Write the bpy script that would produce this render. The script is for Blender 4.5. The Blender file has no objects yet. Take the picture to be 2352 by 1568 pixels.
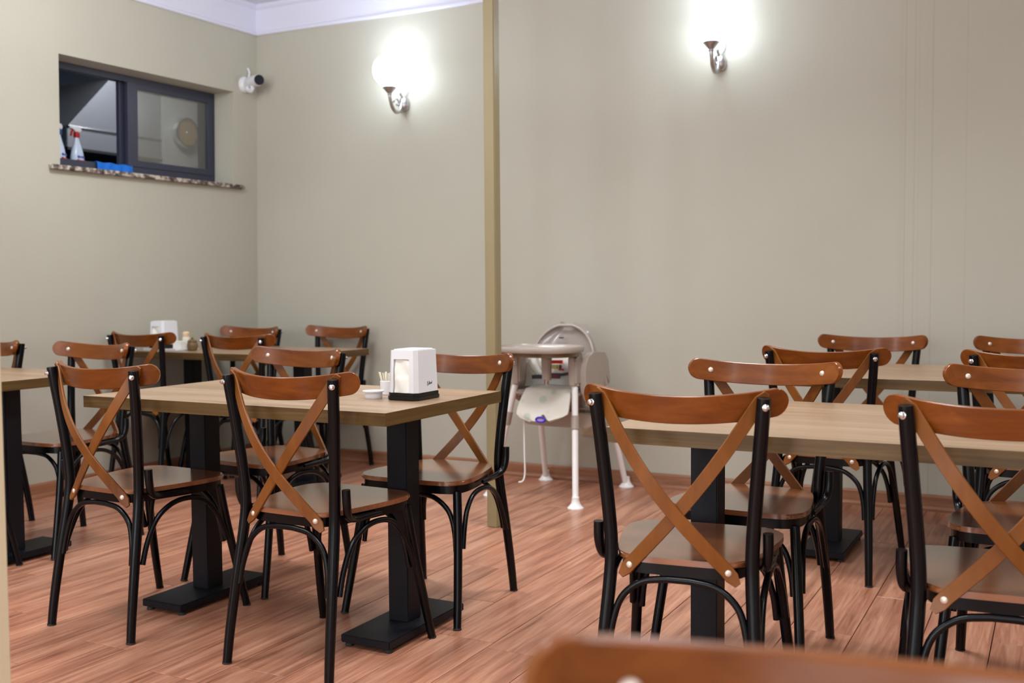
import bpy, bmesh, math, random
from mathutils import Vector, Matrix
random.seed(7)
S = bpy.context.scene
COL = S.collection
PI = math.pi

# ------------------------------------------------------------------ camera
F_PX, YAW, PITCH, ROLL, CAM_H = 2432.13, -0.478812, 0.0520736, 0.00733843, 1.10
cam_d = bpy.data.cameras.new('camera'); cam = bpy.data.objects.new('camera', cam_d); COL.objects.link(cam)
cam_d.sensor_width = 36.0; cam_d.lens = 36.0*F_PX/2352.0; cam_d.clip_start = 0.02
fwd = Vector((math.sin(YAW)*math.cos(PITCH), math.cos(YAW)*math.cos(PITCH), -math.sin(PITCH)))
rgt = Vector((math.cos(YAW), -math.sin(YAW), 0)); dwn = fwd.cross(rgt)
r2 = math.cos(ROLL)*rgt + math.sin(ROLL)*dwn; d2 = -math.sin(ROLL)*rgt + math.cos(ROLL)*dwn
m3 = Matrix((r2, -d2, -fwd)).transposed()
cam.matrix_world = Matrix.Translation((0, 0, CAM_H)) @ m3.to_4x4()
cam_d.dof.use_dof = True; cam_d.dof.focus_distance = 3.05; cam_d.dof.aperture_fstop = 3.6
S.camera = cam

# ------------------------------------------------------------------ world, lights, exposure
w = bpy.data.worlds.new('world'); S.world = w; w.use_nodes = True
w.node_tree.nodes['Background'].inputs[0].default_value = (0.9, 0.95, 1, 1)
w.node_tree.nodes['Background'].inputs[1].default_value = 0.05
S.view_settings.view_transform = 'Standard'
S.view_settings.look = 'None'
S.view_settings.gamma = 1.0
S.view_settings.use_curve_mapping = False
S.view_settings.exposure = 0.05

def area(name, loc, size, power, col=(0.955, 0.98, 1.0), rot=(0, 0, 0), shape='SQUARE', sy=None):
    l = bpy.data.lights.new(name, 'AREA'); l.shape = shape; l.size = size
    if sy: l.shape = 'RECTANGLE'; l.size_y = sy
    l.energy = power; l.color = col
    o = bpy.data.objects.new(name, l); COL.objects.link(o); o.location = loc; o.rotation_euler = rot
    return o
CEIL = 2.93
for (x, y, p, q) in [(-3.4, 1.4, 25, 17), (-1.4, 1.2, 19, 20), (0.8, 1.0, 8, 18), (-3.7, 3.6, 28, 19), (-1.5, 3.5, 14, 23), (0.8, 3.4, 4, 15), (-2.4, -1.4, 16, 16), (0.4, -1.4, 14, 16)]:
    l = bpy.data.lights.new('ambient_fill_light', 'POINT'); l.energy = p; l.shadow_soft_size = 0.14; l.color = (0.92, 0.98, 1.0)  # unseen point fill, added to brighten frieze, ceiling and ambient bounce
    o = bpy.data.objects.new('ambient_fill_light', l); COL.objects.link(o); o.location = (x, y, 2.62)
    a = area('ceiling_lamp_light', (x+0.5, y+0.1, CEIL-0.02), 0.6, q, (0.94, 0.98, 1.0)); a.data.spread = math.radians(125)

# daylight through the street windows in the wall behind the camera
for x, pw in ((-2.9, 84), (-0.6, 52), (1.4, 24)):
    area('street_window_light', (x, -3.17, 1.45), 1.5, pw, (0.86, 0.94, 1.0), (PI/2, 0, 0), sy=1.7)

# ------------------------------------------------------------------ material helpers
def mat(name):
    m = bpy.data.materials.new(name); m.use_nodes = True
    nt = m.node_tree; return m, nt, nt.nodes['Principled BSDF']
def srgb(r, g, b):
    f = lambda c: (c/255/12.92) if c/255 <= 0.04045 else ((c/255+0.055)/1.055)**2.4
    return (f(r), f(g), f(b), 1)
def plain(name, col, rough=0.5, metal=0.0, coat=0.0, spec=0.5, bump=0.0, bscale=60, var=0.0):
    m, nt, b = mat(name)
    b.inputs['Base Color'].default_value = col; b.inputs['Roughness'].default_value = rough
    b.inputs['Metallic'].default_value = metal; b.inputs['Coat Weight'].default_value = coat
    b.inputs['Specular IOR Level'].default_value = spec
    N = nt.nodes; L = nt.links
    if bump or var:
        tc = N.new('ShaderNodeTexCoord'); no = N.new('ShaderNodeTexNoise'); no.inputs['Scale'].default_value = bscale; no.inputs['Detail'].default_value = 4
        L.new(tc.outputs['Object'], no.inputs['Vector'])
        if bump:
            bp = N.new('ShaderNodeBump'); bp.inputs['Strength'].default_value = bump; bp.inputs['Distance'].default_value = 0.002
            L.new(no.outputs[0], bp.inputs['Height']); L.new(bp.outputs[0], b.inputs['Normal'])
        if var:
            mx = N.new('ShaderNodeMix'); mx.data_type = 'RGBA'
            mx.inputs[6].default_value = tuple(c*(1-var) for c in col[:3])+(1,); mx.inputs[7].default_value = tuple(min(1, c*(1+var)) for c in col[:3])+(1,)
            L.new(no.outputs[0], mx.inputs[0]); L.new(mx.outputs[2], b.inputs['Base Color'])
    return m
def wood(name, c_dark, c_mid, c_light, rough=0.3, scale=(3, 40, 40), coat=0.0, objvar=0.12, bump=0.1, streak=0.6, spec=0.5):
    m, nt, b = mat(name); N = nt.nodes; L = nt.links; b.inputs['Specular IOR Level'].default_value = spec
    tc = N.new('ShaderNodeTexCoord'); oi = N.new('ShaderNodeObjectInfo')
    off = N.new('ShaderNodeVectorMath'); off.operation = 'SCALE'; off.inputs[0].default_value = (37, 91, 53)
    L.new(oi.outputs['Random'], off.inputs['Scale'])
    mp = N.new('ShaderNodeMapping'); mp.inputs['Scale'].default_value = scale
    ad = N.new('ShaderNodeVectorMath'); ad.operation = 'ADD'
    L.new(tc.outputs['Object'], mp.inputs['Vector']); L.new(mp.outputs[0], ad.inputs[0]); L.new(off.outputs[0], ad.inputs[1])
    n1 = N.new('ShaderNodeTexNoise'); n1.inputs['Scale'].default_value = 1.0; n1.inputs['Detail'].default_value = 6; n1.inputs['Roughness'].default_value = 0.62; n1.inputs['Distortion'].default_value = 0.7
    L.new(ad.outputs[0], n1.inputs['Vector'])
    n2 = N.new('ShaderNodeTexNoise'); n2.inputs['Scale'].default_value = 0.28; n2.inputs['Detail'].default_value = 3; n2.inputs['Distortion'].default_value = 1.0
    L.new(ad.outputs[0], n2.inputs['Vector'])
    mxn = N.new('ShaderNodeMix'); mxn.data_type = 'FLOAT'; mxn.inputs[0].default_value = 1-streak
    L.new(n1.outputs[0], mxn.inputs[2]); L.new(n2.outputs[0], mxn.inputs[3])
    r = N.new('ShaderNodeValToRGB'); e = r.color_ramp.elements
    e[0].position = 0.32; e[0].color = c_dark; e[1].position = 0.68; e[1].color = c_light
    k = e.new(0.5); k.color = c_mid
    L.new(mxn.outputs[0], r.inputs[0])
    hs = N.new('ShaderNodeHueSaturation')
    mr = N.new('ShaderNodeMapRange'); mr.inputs[3].default_value = 1-objvar; mr.inputs[4].default_value = 1+objvar
    L.new(oi.outputs['Random'], mr.inputs[0]); L.new(mr.outputs[0], hs.inputs['Value']); L.new(r.outputs[0], hs.inputs['Color'])
    L.new(hs.outputs[0], b.inputs['Base Color'])
    b.inputs['Roughness'].default_value = rough; b.inputs['Coat Weight'].default_value = coat; b.inputs['Coat Roughness'].default_value = 0.15; b.inputs['Coat IOR'].default_value = 1.75 if coat > 0.9 else 1.5
    bp = N.new('ShaderNodeBump'); bp.inputs['Strength'].default_value = bump; bp.inputs['Distance'].default_value = 0.001
    L.new(n1.outputs[0], bp.inputs['Height']); L.new(bp.outputs[0], b.inputs['Normal'])
    return m

def wall_material(name, streaks=()):
    m, nt, b = mat(name); N = nt.nodes; L = nt.links
    tc = N.new('ShaderNodeTexCoord')
    mp = N.new('ShaderNodeMapping'); mp.inputs['Scale'].default_value = (130, 130, 2.5); L.new(tc.outputs['Object'], mp.inputs['Vector'])
    n1 = N.new('ShaderNodeTexNoise'); n1.inputs['Scale'].default_value = 1; n1.inputs['Detail'].default_value = 3; L.new(mp.outputs[0], n1.inputs['Vector'])
    n2 = N.new('ShaderNodeTexNoise'); n2.inputs['Scale'].default_value = 1.6; n2.inputs['Detail'].default_value = 3; L.new(tc.outputs['Object'], n2.inputs['Vector'])
    ad = N.new('ShaderNodeMath'); ad.operation = 'MULTIPLY_ADD'; ad.inputs[1].default_value = 0.2; L.new(n1.outputs[0], ad.inputs[0]); 
    m2 = N.new('ShaderNodeMath'); m2.operation = 'MULTIPLY'; m2.inputs[1].default_value = 0.8; L.new(n2.outputs[0], m2.inputs[0]); L.new(m2.outputs[0], ad.inputs[2])
    r = N.new('ShaderNodeValToRGB'); e = r.color_ramp.elements
    e[0].position = 0.3; e[0].color = srgb(180, 176, 162); e[1].position = 0.7; e[1].color = srgb(186, 182, 168)
    L.new(ad.outputs[0], r.inputs[0]); out = r.outputs[0]
    if streaks:
        sp = N.new('ShaderNodeSeparateXYZ'); L.new(tc.outputs['Object'], sp.inputs[0])
        wob = N.new('ShaderNodeMath'); wob.operation = 'MULTIPLY_ADD'; wob.inputs[1].default_value = 0.010; L.new(sp.outputs['Z'], wob.inputs[0])
        neg = N.new('ShaderNodeMath'); neg.operation = 'SUBTRACT'; L.new(sp.outputs['X'], neg.inputs[0]); neg.inputs[1].default_value = 0
        L.new(neg.outputs[0], wob.inputs[2])
        acc = None
        for (x0, wd, st) in streaks:
            a = N.new('ShaderNodeMath'); a.operation = 'SUBTRACT'; L.new(sp.outputs['X'], a.inputs[0]); a.inputs[1].default_value = x0
            ab = N.new('ShaderNodeMath'); ab.operation = 'ABSOLUTE'; L.new(a.outputs[0], ab.inputs[0])
            mr = N.new('ShaderNodeMapRange'); mr.interpolation_type = 'SMOOTHSTEP'; mr.inputs[1].default_value = 0; mr.inputs[2].default_value = wd
            mr.inputs[3].default_value = st; mr.inputs[4].default_value = 0; L.new(ab.outputs[0], mr.inputs[0])
            if acc is None: acc = mr.outputs[0]
            else:
                mm = N.new('ShaderNodeMath'); mm.operation = 'MAXIMUM'; L.new(acc, mm.inputs[0]); L.new(mr.outputs[0], mm.inputs[1]); acc = mm.outputs[0]
        mx = N.new('ShaderNodeMix'); mx.data_type = 'RGBA'; mx.inputs[7].default_value = srgb(146, 130, 100)
        L.new(acc, mx.inputs[0]); L.new(out, mx.inputs[6]); out = mx.outputs[2]
    L.new(out, b.inputs['Base Color']); b.inputs['Roughness'].default_value = 0.45; b.inputs['Specular IOR Level'].default_value = 0.3
    bp = N.new('ShaderNodeBump'); bp.inputs['Strength'].default_value = 0.05; bp.inputs['Distance'].default_value = 0.002
    L.new(n1.outputs[0], bp.inputs['Height']); L.new(bp.outputs[0], b.inputs['Normal'])
    return m

M = {}
M['wall'] = wall_material('wall_paint')
M['wall_streak'] = wall_material('wall_paint_streaked', [(-0.682, 0.005, 0.26), (-0.640, 0.005, 0.2), (-0.62, 0.004, 0.1), (-0.560, 0.006, 0.22), (-0.41, 0.005, 0.14), (-0.585, 0.003, 0.08), (-0.70, 0.02, 0.06)])
M['white_paint'] = plain('white_paint', srgb(220, 220, 236), 0.5, bump=0.03)
M['ceiling'] = plain('ceiling_paint', srgb(214, 214, 222), 0.7, bump=0.05)
M['pole'] = plain('pole_paint', srgb(147, 133, 99), 0.4, var=0.05, bscale=9)
M['pillar'] = plain('pillar_paint', srgb(208, 196, 166), 0.5, var=0.03, bscale=6)
M['black'] = plain('black_metal', (0.0016, 0.0017, 0.003, 1), 0.27, 0.0, 0.0, 0.26, bump=0.06, bscale=220)
M['black_rough'] = plain('black_powder_coat', (0.0055, 0.006, 0.0095, 1), 0.48, spec=0.25, bump=0.25, bscale=420)
M['rubber'] = plain('rubber', (0.02, 0.02, 0.02, 1), 0.7)
M['chrome'] = plain('chrome', (0.75, 0.75, 0.76, 1), 0.2, 1.0)
M['screw'] = plain('screw_cap', srgb(225, 212, 198), 0.25, 0.35)
M['rail_wood'] = wood('rail_wood', srgb(90, 43, 9), srgb(115, 59, 14), srgb(134, 74, 23), 0.26, (4, 30, 30), 0.1, 0.08, 0.05, 0.6, 0.35)
M['slat_wood'] = wood('slat_wood', srgb(94, 51, 14), srgb(117, 67, 22), srgb(134, 81, 31), 0.36, (14, 14, 4), 0.0, 0.08, 0.05, 0.6, 0.35)
M['seat_wood'] = wood('seat_wood', srgb(100, 56, 28), srgb(130, 77, 44), srgb(152, 96, 60), 0.26, (4, 16, 20), 1.0, 0.06, 0.04)
M['oak'] = wood('oak_laminate', srgb(128, 102, 76), srgb(152, 124, 97), srgb(172, 144, 116), 0.32, (1.6, 26, 26), 0.0, 0.04, 0.05, 0.55)
M['edge'] = wood('shaded_oak_edge', srgb(64, 44, 14), srgb(86, 62, 24), srgb(108, 82, 38), 0.5, (2.2, 2.2, 60), 0.0, 0.02, 0.05, 0.7)  # table-side oak, with the shade below the top put into its colour
M['floor'] = wood('floor_laminate', srgb(118, 71, 52), srgb(172, 116, 91), srgb(203, 151, 123), 0.32, (70, 3.4, 8), 0.0, 0.09, 0.1, 0.55)
M['base_wood'] = wood('baseboard_wood', srgb(116, 74, 50), srgb(150, 102, 74), srgb(168, 120, 90), 0.4, (2, 2, 40), 0, 0.03, 0.05)
M['joint'] = plain('floor_joint', srgb(52, 30, 22), 0.8)
M['white_plastic'] = plain('white_plastic', srgb(226, 226, 230), 0.28)
M['black_plastic'] = plain('black_plastic', (0.006, 0.0055, 0.0055, 1), 0.3, spec=0.35)
M['paper'] = plain('paper', srgb(236, 234, 226), 0.8, bump=0.3, bscale=40)
M['ink'] = plain('ink', (0.02, 0.018, 0.03, 1), 0.6)
M['taupe'] = plain('taupe_plastic', srgb(172, 160, 150), 0.22)
M['taupe_gloss'] = plain('taupe_gloss_plastic', srgb(158, 146, 140), 0.1, coat=0.4)
M['hc_white'] = plain('white_enamel', srgb(244, 242, 240), 0.3)
M['silver'] = plain('antique_silver', srgb(186, 182, 182), 0.3, 0.9, var=0.4, bscale=45)
M['frame'] = plain('anthracite_frame', srgb(52, 54, 72), 0.4)
M['steel'] = plain('brushed_steel', srgb(168, 168, 176), 0.32, 0.8, bump=0.05, bscale=30, var=0.06)
M['kitchen_wall'] = plain('kitchen_wall_paint', srgb(74, 92, 104), 0.6)
M['kitchen_grey'] = plain('kitchen_grey_panel', srgb(132, 132, 132), 0.5, var=0.1, bscale=4)
M['dark'] = plain('dark_cabinet', (0.008, 0.009, 0.011, 1), 0.5)
M['blue_cloth'] = plain('blue_cloth', srgb(18, 112, 214), 0.8, var=0.25, bscale=26, bump=0.3)
M['red'] = plain('red_plastic', srgb(176, 22, 16), 0.35)
M['clear'] = plain('pale_bottle', srgb(206, 218, 236), 0.15)
M['blue_label'] = plain('blue_label', srgb(64, 84, 176), 0.4)
M['red_label'] = plain('red_label', srgb(206, 40, 62), 0.4)
M['navy'] = plain('navy_plastic', srgb(30, 70, 120), 0.3)
M['mesh_tan'] = plain('vent_mesh', srgb(122, 98, 72), 0.5, var=0.25, bscale=90)
M['cream'] = plain('cream_plastic', srgb(222, 214, 196), 0.4)
M['sugar'] = plain('toothpick_wood', srgb(222, 200, 130), 0.6)
M['jar_brown'] = plain('jar_brown', srgb(110, 88, 58), 0.25, var=0.3, bscale=30)
M['jar_lid'] = plain('jar_lid', srgb(214, 186, 150), 0.4)
M['socket'] = plain('socket_plastic', srgb(196, 180, 150), 0.35)
M['print_red'] = plain('print_red', srgb(222, 54, 40), 0.6); M['print_yellow'] = plain('print_yellow', srgb(220, 214, 130), 0.6)
M['print_maroon'] = plain('print_maroon', srgb(112, 44, 66), 0.5); M['strap'] = plain('dark_strap', srgb(70, 74, 80), 0.6)
M['purple'] = plain('purple_ring', srgb(50, 34, 190), 0.4); M['lilac'] = plain('lilac_patch', srgb(186, 166, 222), 0.5)

def stone_material():
    m, nt, b = mat('speckled_stone'); N = nt.nodes; L = nt.links
    tc = N.new('ShaderNodeTexCoord'); n = N.new('ShaderNodeTexNoise'); n.inputs['Scale'].default_value = 30; n.inputs['Detail'].default_value = 5; L.new(tc.outputs['Object'], n.inputs['Vector'])
    r = N.new('ShaderNodeValToRGB'); e = r.color_ramp.elements; e[0].position = 0.4; e[0].color = srgb(58, 48, 44); e[1].position = 0.62; e[1].color = srgb(196, 184, 172)
    e.new(0.5).color = srgb(120, 106, 98)
    L.new(n.outputs[0], r.inputs[0]); L.new(r.outputs[0], b.inputs['Base Color']); b.inputs['Roughness'].default_value = 0.3
    return m
M['stone'] = stone_material()
def dots_material():
    m, nt, b = mat('dotted_cushion'); N = nt.nodes; L = nt.links
    tc = N.new('ShaderNodeTexCoord'); v = N.new('ShaderNodeTexVoronoi'); v.inputs['Scale'].default_value = 13; L.new(tc.outputs['Object'], v.inputs['Vector'])
    r = N.new('ShaderNodeValToRGB'); e = r.color_ramp.elements; e[0].position = 0.22; e[0].color = srgb(196, 206, 192); e[1].position = 0.32; e[1].color = srgb(226, 220, 208)
    L.new(v.outputs['Distance'], r.inputs[0]); L.new(r.outputs[0], b.inputs['Base Color']); b.inputs['Roughness'].default_value = 0.7
    return m
M['dots'] = dots_material()
def glass_material():
    m, nt, b = mat('window_glass'); N = nt.nodes; L = nt.links
    N.remove(b); t = N.new('ShaderNodeBsdfTransparent'); t.inputs[0].default_value = (0.88, 0.88, 0.87, 1)
    g = N.new('ShaderNodeBsdfGlossy'); g.inputs['Roughness'].default_value = 0.02; g.inputs[0].default_value = (0.9, 0.9, 0.9, 1)
    lw = N.new('ShaderNodeLayerWeight'); lw.inputs[0].default_value = 0.3; f = N.new('ShaderNodeMapRange'); f.inputs[3].default_value = 0.05; f.inputs[4].default_value = 0.5; L.new(lw.outputs['Facing'], f.inputs[0]); mx = N.new('ShaderNodeMixShader')
    L.new(f.outputs[0], mx.inputs[0]); L.new(t.outputs[0], mx.inputs[1]); L.new(g.outputs[0], mx.inputs[2]); L.new(mx.outputs[0], N['Material Output'].inputs[0])
    return m
M['glass'] = glass_material()
def glow_material(name, strength):
    m, nt, b = mat(name)
    b.inputs['Base Color'].default_value = (0.9, 0.9, 0.9, 1); b.inputs['Emission Color'].default_value = (0.74, 0.87, 1.0, 1); b.inputs['Emission Strength'].default_value = strength
    return m
M['glow'] = glow_material('lit_opal_glass', 15)

# ------------------------------------------------------------------ mesh helpers
def link(name, bm, m, parent=None, smooth=35, loc=None):
    me = bpy.data.meshes.new(name); bmesh.ops.recalc_face_normals(bm, faces=bm.faces[:]); bm.to_mesh(me); bm.free()
    if smooth:
        me.shade_smooth(); me.set_sharp_from_angle(angle=math.radians(smooth))
    me.materials.append(m)
    o = bpy.data.objects.new(name, me); COL.objects.link(o)
    if parent: o.parent = parent
    if loc is not None: o.location = loc
    return o
def empty(name, loc=(0, 0, 0), rz=0.0):
    o = bpy.data.objects.new(name, None); COL.objects.link(o); o.location = loc; o.rotation_euler = (0, 0, rz); o.empty_display_size = 0.1
    return o
def tag(o, label=None, cat=None, group=None, kind=None):
    if label: o['label'] = label
    if cat: o['category'] = cat
    if group: o['group'] = group
    if kind: o['kind'] = kind
    return o
def copy_tree(o, parent=None):
    c = o.copy(); COL.objects.link(c); c.parent = parent
    for ch in list(o.children): copy_tree(ch, c)
    return c
def box(bm, x0, x1, y0, y1, z0, z1, bevel=0.0, seg=2, fn=None):
    v = [bm.verts.new(p) for p in ((x0, y0, z0), (x1, y0, z0), (x1, y1, z0), (x0, y1, z0), (x0, y0, z1), (x1, y0, z1), (x1, y1, z1), (x0, y1, z1))]
    fs = [bm.faces.new([v[i] for i in q]) for q in ((0, 3, 2, 1), (4, 5, 6, 7), (0, 1, 5, 4), (1, 2, 6, 5), (2, 3, 7, 6), (3, 0, 4, 7))]
    if bevel:
        es = set(e for f in fs for e in f.edges)
        bmesh.ops.bevel(bm, geom=list(es), offset=bevel, segments=seg, affect='EDGES')
    return bm
def newbox(*a, **k): return box(bmesh.new(), *a, **k)
def catmull(pts, n=6, closed=False):
    P = [Vector(p) for p in pts]; out = []
    N_ = len(P); rng = range(N_ if closed else N_-1)
    for i in rng:
        if closed: a, b, c, d = P[i-1], P[i], P[(i+1) % N_], P[(i+2) % N_]
        else: a, b, c, d = P[max(i-1, 0)], P[i], P[i+1], P[min(i+2, N_-1)]
        for k in range(n):
            t = k/n
            out.append(0.5*((2*b)+(c-a)*t+(2*a-5*b+4*c-d)*t*t+(3*b-a-3*c+d)*t**3))
    if not closed: out.append(P[-1].copy())
    return out
def tube(bm, pts, rad, seg=10, caps=True, flat=1.0, rnd=0.0):
    """swept round tube; rad is a number or one per point"""
    P = [Vector(p) for p in pts]; n = len(P)
    R_ = rad if isinstance(rad, (list, tuple)) else [rad]*n
    rings = []; up = None
    for i in range(n):
        t = (P[min(i+1, n-1)]-P[max(i-1, 0)]).normalized()
        if up is None:
            up = Vector((0, 1, 0)) if abs(t.y) < 0.8 else Vector((1, 0, 0))
        a = (up-t*up.dot(t)).normalized(); b = t.cross(a); up = a
        rings.append([bm.verts.new(P[i]+R_[i]*(math.cos(2*PI*k/seg)*a*flat+math.sin(2*PI*k/seg)*b)) for k in range(seg)])
    for i in range(n-1):
        for k in range(seg):
            bm.faces.new((rings[i][k], rings[i][(k+1) % seg], rings[i+1][(k+1) % seg], rings[i+1][k]))
    if caps:
        bm.faces.new(rings[0][::-1]); bm.faces.new(rings[-1])
    return bm
def resample_r(r, n):
    out = []
    for i in range(n):
        f = i/(n-1)*(len(r)-1); k = min(int(f), len(r)-2); out.append(r[k]+(r[k+1]-r[k])*(f-k))
    return out
def lathe(bm, prof, seg=24, origin=(0, 0, 0), axis=None, cap=True):
    """prof: (radius, height) pairs along axis"""
    O = Vector(origin); Zx = Vector(axis or (0, 0, 1)).normalized()
    A = Vector((1, 0, 0)) if abs(Zx.x) < 0.9 else Vector((0, 1, 0)); A = (A-Zx*A.dot(Zx)).normalized(); B = Zx.cross(A)
    rings = []
    for r, h in prof:
        rings.append([bm.verts.new(O+Zx*h+r*(math.cos(2*PI*k/seg)*A+math.sin(2*PI*k/seg)*B)) for k in range(seg)])
    for i in range(len(rings)-1):
        for k in range(seg): bm.faces.new((rings[i][k], rings[i][(k+1) % seg], rings[i+1][(k+1) % seg], rings[i+1][k]))
    if cap:
        bm.faces.new(rings[0][::-1]); bm.faces.new(rings[-1])
    return bm
def prism(bm, poly, h0, h1, axis='z', bevel=0.0, seg=2):
    """polygon (2D) extruded along an axis"""
    f3 = {'z': lambda u, v, h: (u, v, h), 'y': lambda u, v, h: (u, h, v), 'x': lambda u, v, h: (h, u, v)}[axis]
    a = [bm.verts.new(f3(u, v, h0)) for u, v in poly]; b = [bm.verts.new(f3(u, v, h1)) for u, v in poly]
    n = len(poly); fa = bm.faces.new(a[::-1]); fb = bm.faces.new(b)
    for i in range(n): bm.faces.new((a[i], a[(i+1) % n], b[(i+1) % n], b[i]))
    if bevel:
        es = list(set(list(fa.edges)+list(fb.edges)))
        bmesh.ops.bevel(bm, geom=es, offset=bevel, segments=seg, affect='EDGES')
    return bm
def dome(bm, c, d, r, h=None, seg=12):
    h = h or r*0.6
    return lathe(bm, [(r, -0.002), (r, 0), (r*0.92, h*0.4), (r*0.7, h*0.75), (r*0.35, h*0.95), (0.0005, h)], seg, c, d)

# ------------------------------------------------------------------ the setting
WA, WB, WC, WY = -4.735, 0.03, 0.02, 5.44        # left wall plane: slightly out of square and out of plumb
def W(d, y, z): return Vector((WA + WB*(y-WY) + WC*z + d, y, z))
def wallify(bm):
    for v in bm.verts: v.co = W(v.co.x, v.co.y, v.co.z)
    return bm
BACK = 5.44; RIGHT = 2.6; FRONT = -3.2

# floor with planks
fl = tag(link('floor', newbox(-4.95, RIGHT, FRONT, BACK, -0.05, -0.010), M['joint'], smooth=0), kind='structure')
PW = 0.1955; X0 = -0.563
joint0 = {-6: 2.83, -11: 2.28, -7: 3.2, -8: 3.6}
mesh_cache = {}; rest = bmesh.new()
def plank_mesh(wd, ln):
    k = (round(wd, 3), round(ln, 3))
    if k not in mesh_cache:
        bm = newbox(-wd/2, wd/2, -ln/2, ln/2, -0.010, 0.0)
        es = [e for e in bm.edges if all(v.co.z > -0.001 for v in e.verts)]
        bmesh.ops.bevel(bm, geom=es, offset=0.0012, segments=1, affect='EDGES')
        me = bpy.data.meshes.new('plank'); bmesh.ops.recalc_face_normals(bm, faces=bm.faces[:]); bm.to_mesh(me); bm.free(); me.materials.append(M['floor']); mesh_cache[k] = me
    return mesh_cache[k]
row = -22
while X0+row*PW < RIGHT-0.01:
    xa = max(X0+row*PW, -4.93); xb = min(xa+PW if xa > -4.93 else X0+(row+1)*PW, RIGHT)
    if X0+row*PW < -4.93 and X0+(row+1)*PW <= -4.93: row += 1; continue
    j = joint0.get(row, None)
    if j is None: j = (row*0.4717) % 1.285
    ys = [FRONT]; y = j-10*1.285
    while y < BACK:
        if y > FRONT+0.02: ys.append(y)
        y += 1.285
    ys.append(BACK)
    for a, b in zip(ys[:-1], ys[1:]):
        if b-a < 0.03: continue
        g = 0.0013
        if b > 1.4 and xa < 0.75 and a > 0.1:
            o = bpy.data.objects.new('plank', plank_mesh(xb-xa-2*g, b-a-2*g)); COL.objects.link(o); o.parent = fl; o.location = ((xa+xb)/2, (a+b)/2, 0)
        else:
            box(rest, xa+g, xb-g, a+g, b-g, -0.010, 0)
    row += 1
tag(link('plank', rest, M['floor'], fl, smooth=0), kind='stuff')

# walls
WT = 0.212
oy0, oy1, oz0, oz1 = 3.935, 5.228, 1.762, 2.347     # window opening
bm = bmesh.new(); HW = 2.735
for (a, b, c, d) in ((FRONT, oy0, 0, CEIL), (oy1, BACK+0.2, 0, CEIL), (oy0, oy1, 0, oz0), (oy0, oy1, oz1, CEIL)):
    box(bm, -WT, 0, a, b, c, d)
bmesh.ops.remove_doubles(bm, verts=bm.verts[:], dist=1e-5)
tag(link('wall_left', wallify(bm), M['wall'], smooth=0), kind='structure')
tag(link('wall_back', newbox(-4.95, RIGHT+0.2, BACK, BACK+0.2, 0, CEIL), M['wall_streak'], smooth=0), kind='structure')
tag(link('wall_right', newbox(RIGHT, RIGHT+0.2, FRONT, BACK, 0, CEIL), M['wall'], smooth=0), kind='structure')
tag(link('wall_front', newbox(-5.1, RIGHT+0.2, FRONT-0.2, FRONT, 0, CEIL), M['wall'], smooth=0), kind='structure')
tag(link('ceiling', newbox(-5.1, RIGHT+0.2, FRONT-0.2, BACK+0.2, CEIL, CEIL+0.1), M['ceiling'], smooth=0), kind='structure')
def profile_run(prof, pts):
    """prof: (out, z) pairs; pts: two ends with outward direction"""
    bm = bmesh.new(); rings = []
    for (p, n) in pts:
        rings.append([bm.verts.new(Vector(p)+Vector(n)*o+Vector((0, 0, z))) for o, z in prof])
    k = len(prof)
    for i in range(k): bm.faces.new((rings[0][i], rings[0][(i+1) % k], rings[1][(i+1) % k], rings[1][i]))
    bm.faces.new(rings[0][::-1]); bm.faces.new(rings[1])
    return bm
frieze = [(-0.01, HW), (0.012, HW), (0.018, HW+0.006), (0.018, HW+0.018), (0.010, HW+0.024), (0.010, HW+0.16), (0.016, HW+0.165), (0.030, HW+0.175), (0.030, CEIL+0.01), (-0.01, CEIL+0.01)]
nl = Vector((1, -WB, -WC)).normalized()
tag(link('trim_1', profile_run(frieze, [((-4.72, BACK, 0), (0, -1, 0)), ((RIGHT, BACK, 0), (0, -1, 0))]), M['white_paint'], smooth=0), kind='structure')
tag(link('trim_2', profile_run(frieze, [(W(WC*0+0.0, FRONT, 0)+Vector((WC*HW, 0, 0)), (1, 0, 0)), (W(0, BACK+0.02, 0)+Vector((WC*HW, 0, 0)), (1, 0, 0))]), M['white_paint'], smooth=0), kind='structure')
bbp = [(-0.01, -0.005), (0.026, -0.005), (0.026, 0.012), (0.022, 0.02), (0.014, 0.024), (0.014, 0.070), (0.010, 0.080), (-0.01, 0.080)]
tag(link('baseboard_back', profile_run(bbp, [((-4.75, BACK, 0), (0, -1, 0)), ((RIGHT, BACK, 0), (0, -1, 0))]), M['base_wood'], smooth=0), kind='structure')
tag(link('baseboard_left', profile_run(bbp, [(W(0, FRONT, 0), (1, 0, 0)), (W(0, BACK, 0), (1, 0, 0))]), M['base_wood'], smooth=0), kind='structure')
# pillar close to the camera on the left
tag(link('wall_pillar', newbox(-2.05, -1.651, 0.86, 1.235, 0, CEIL, bevel=0.004), M['pillar'], smooth=0), 'cream painted pillar at the left edge of the picture', None, kind='structure')

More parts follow.
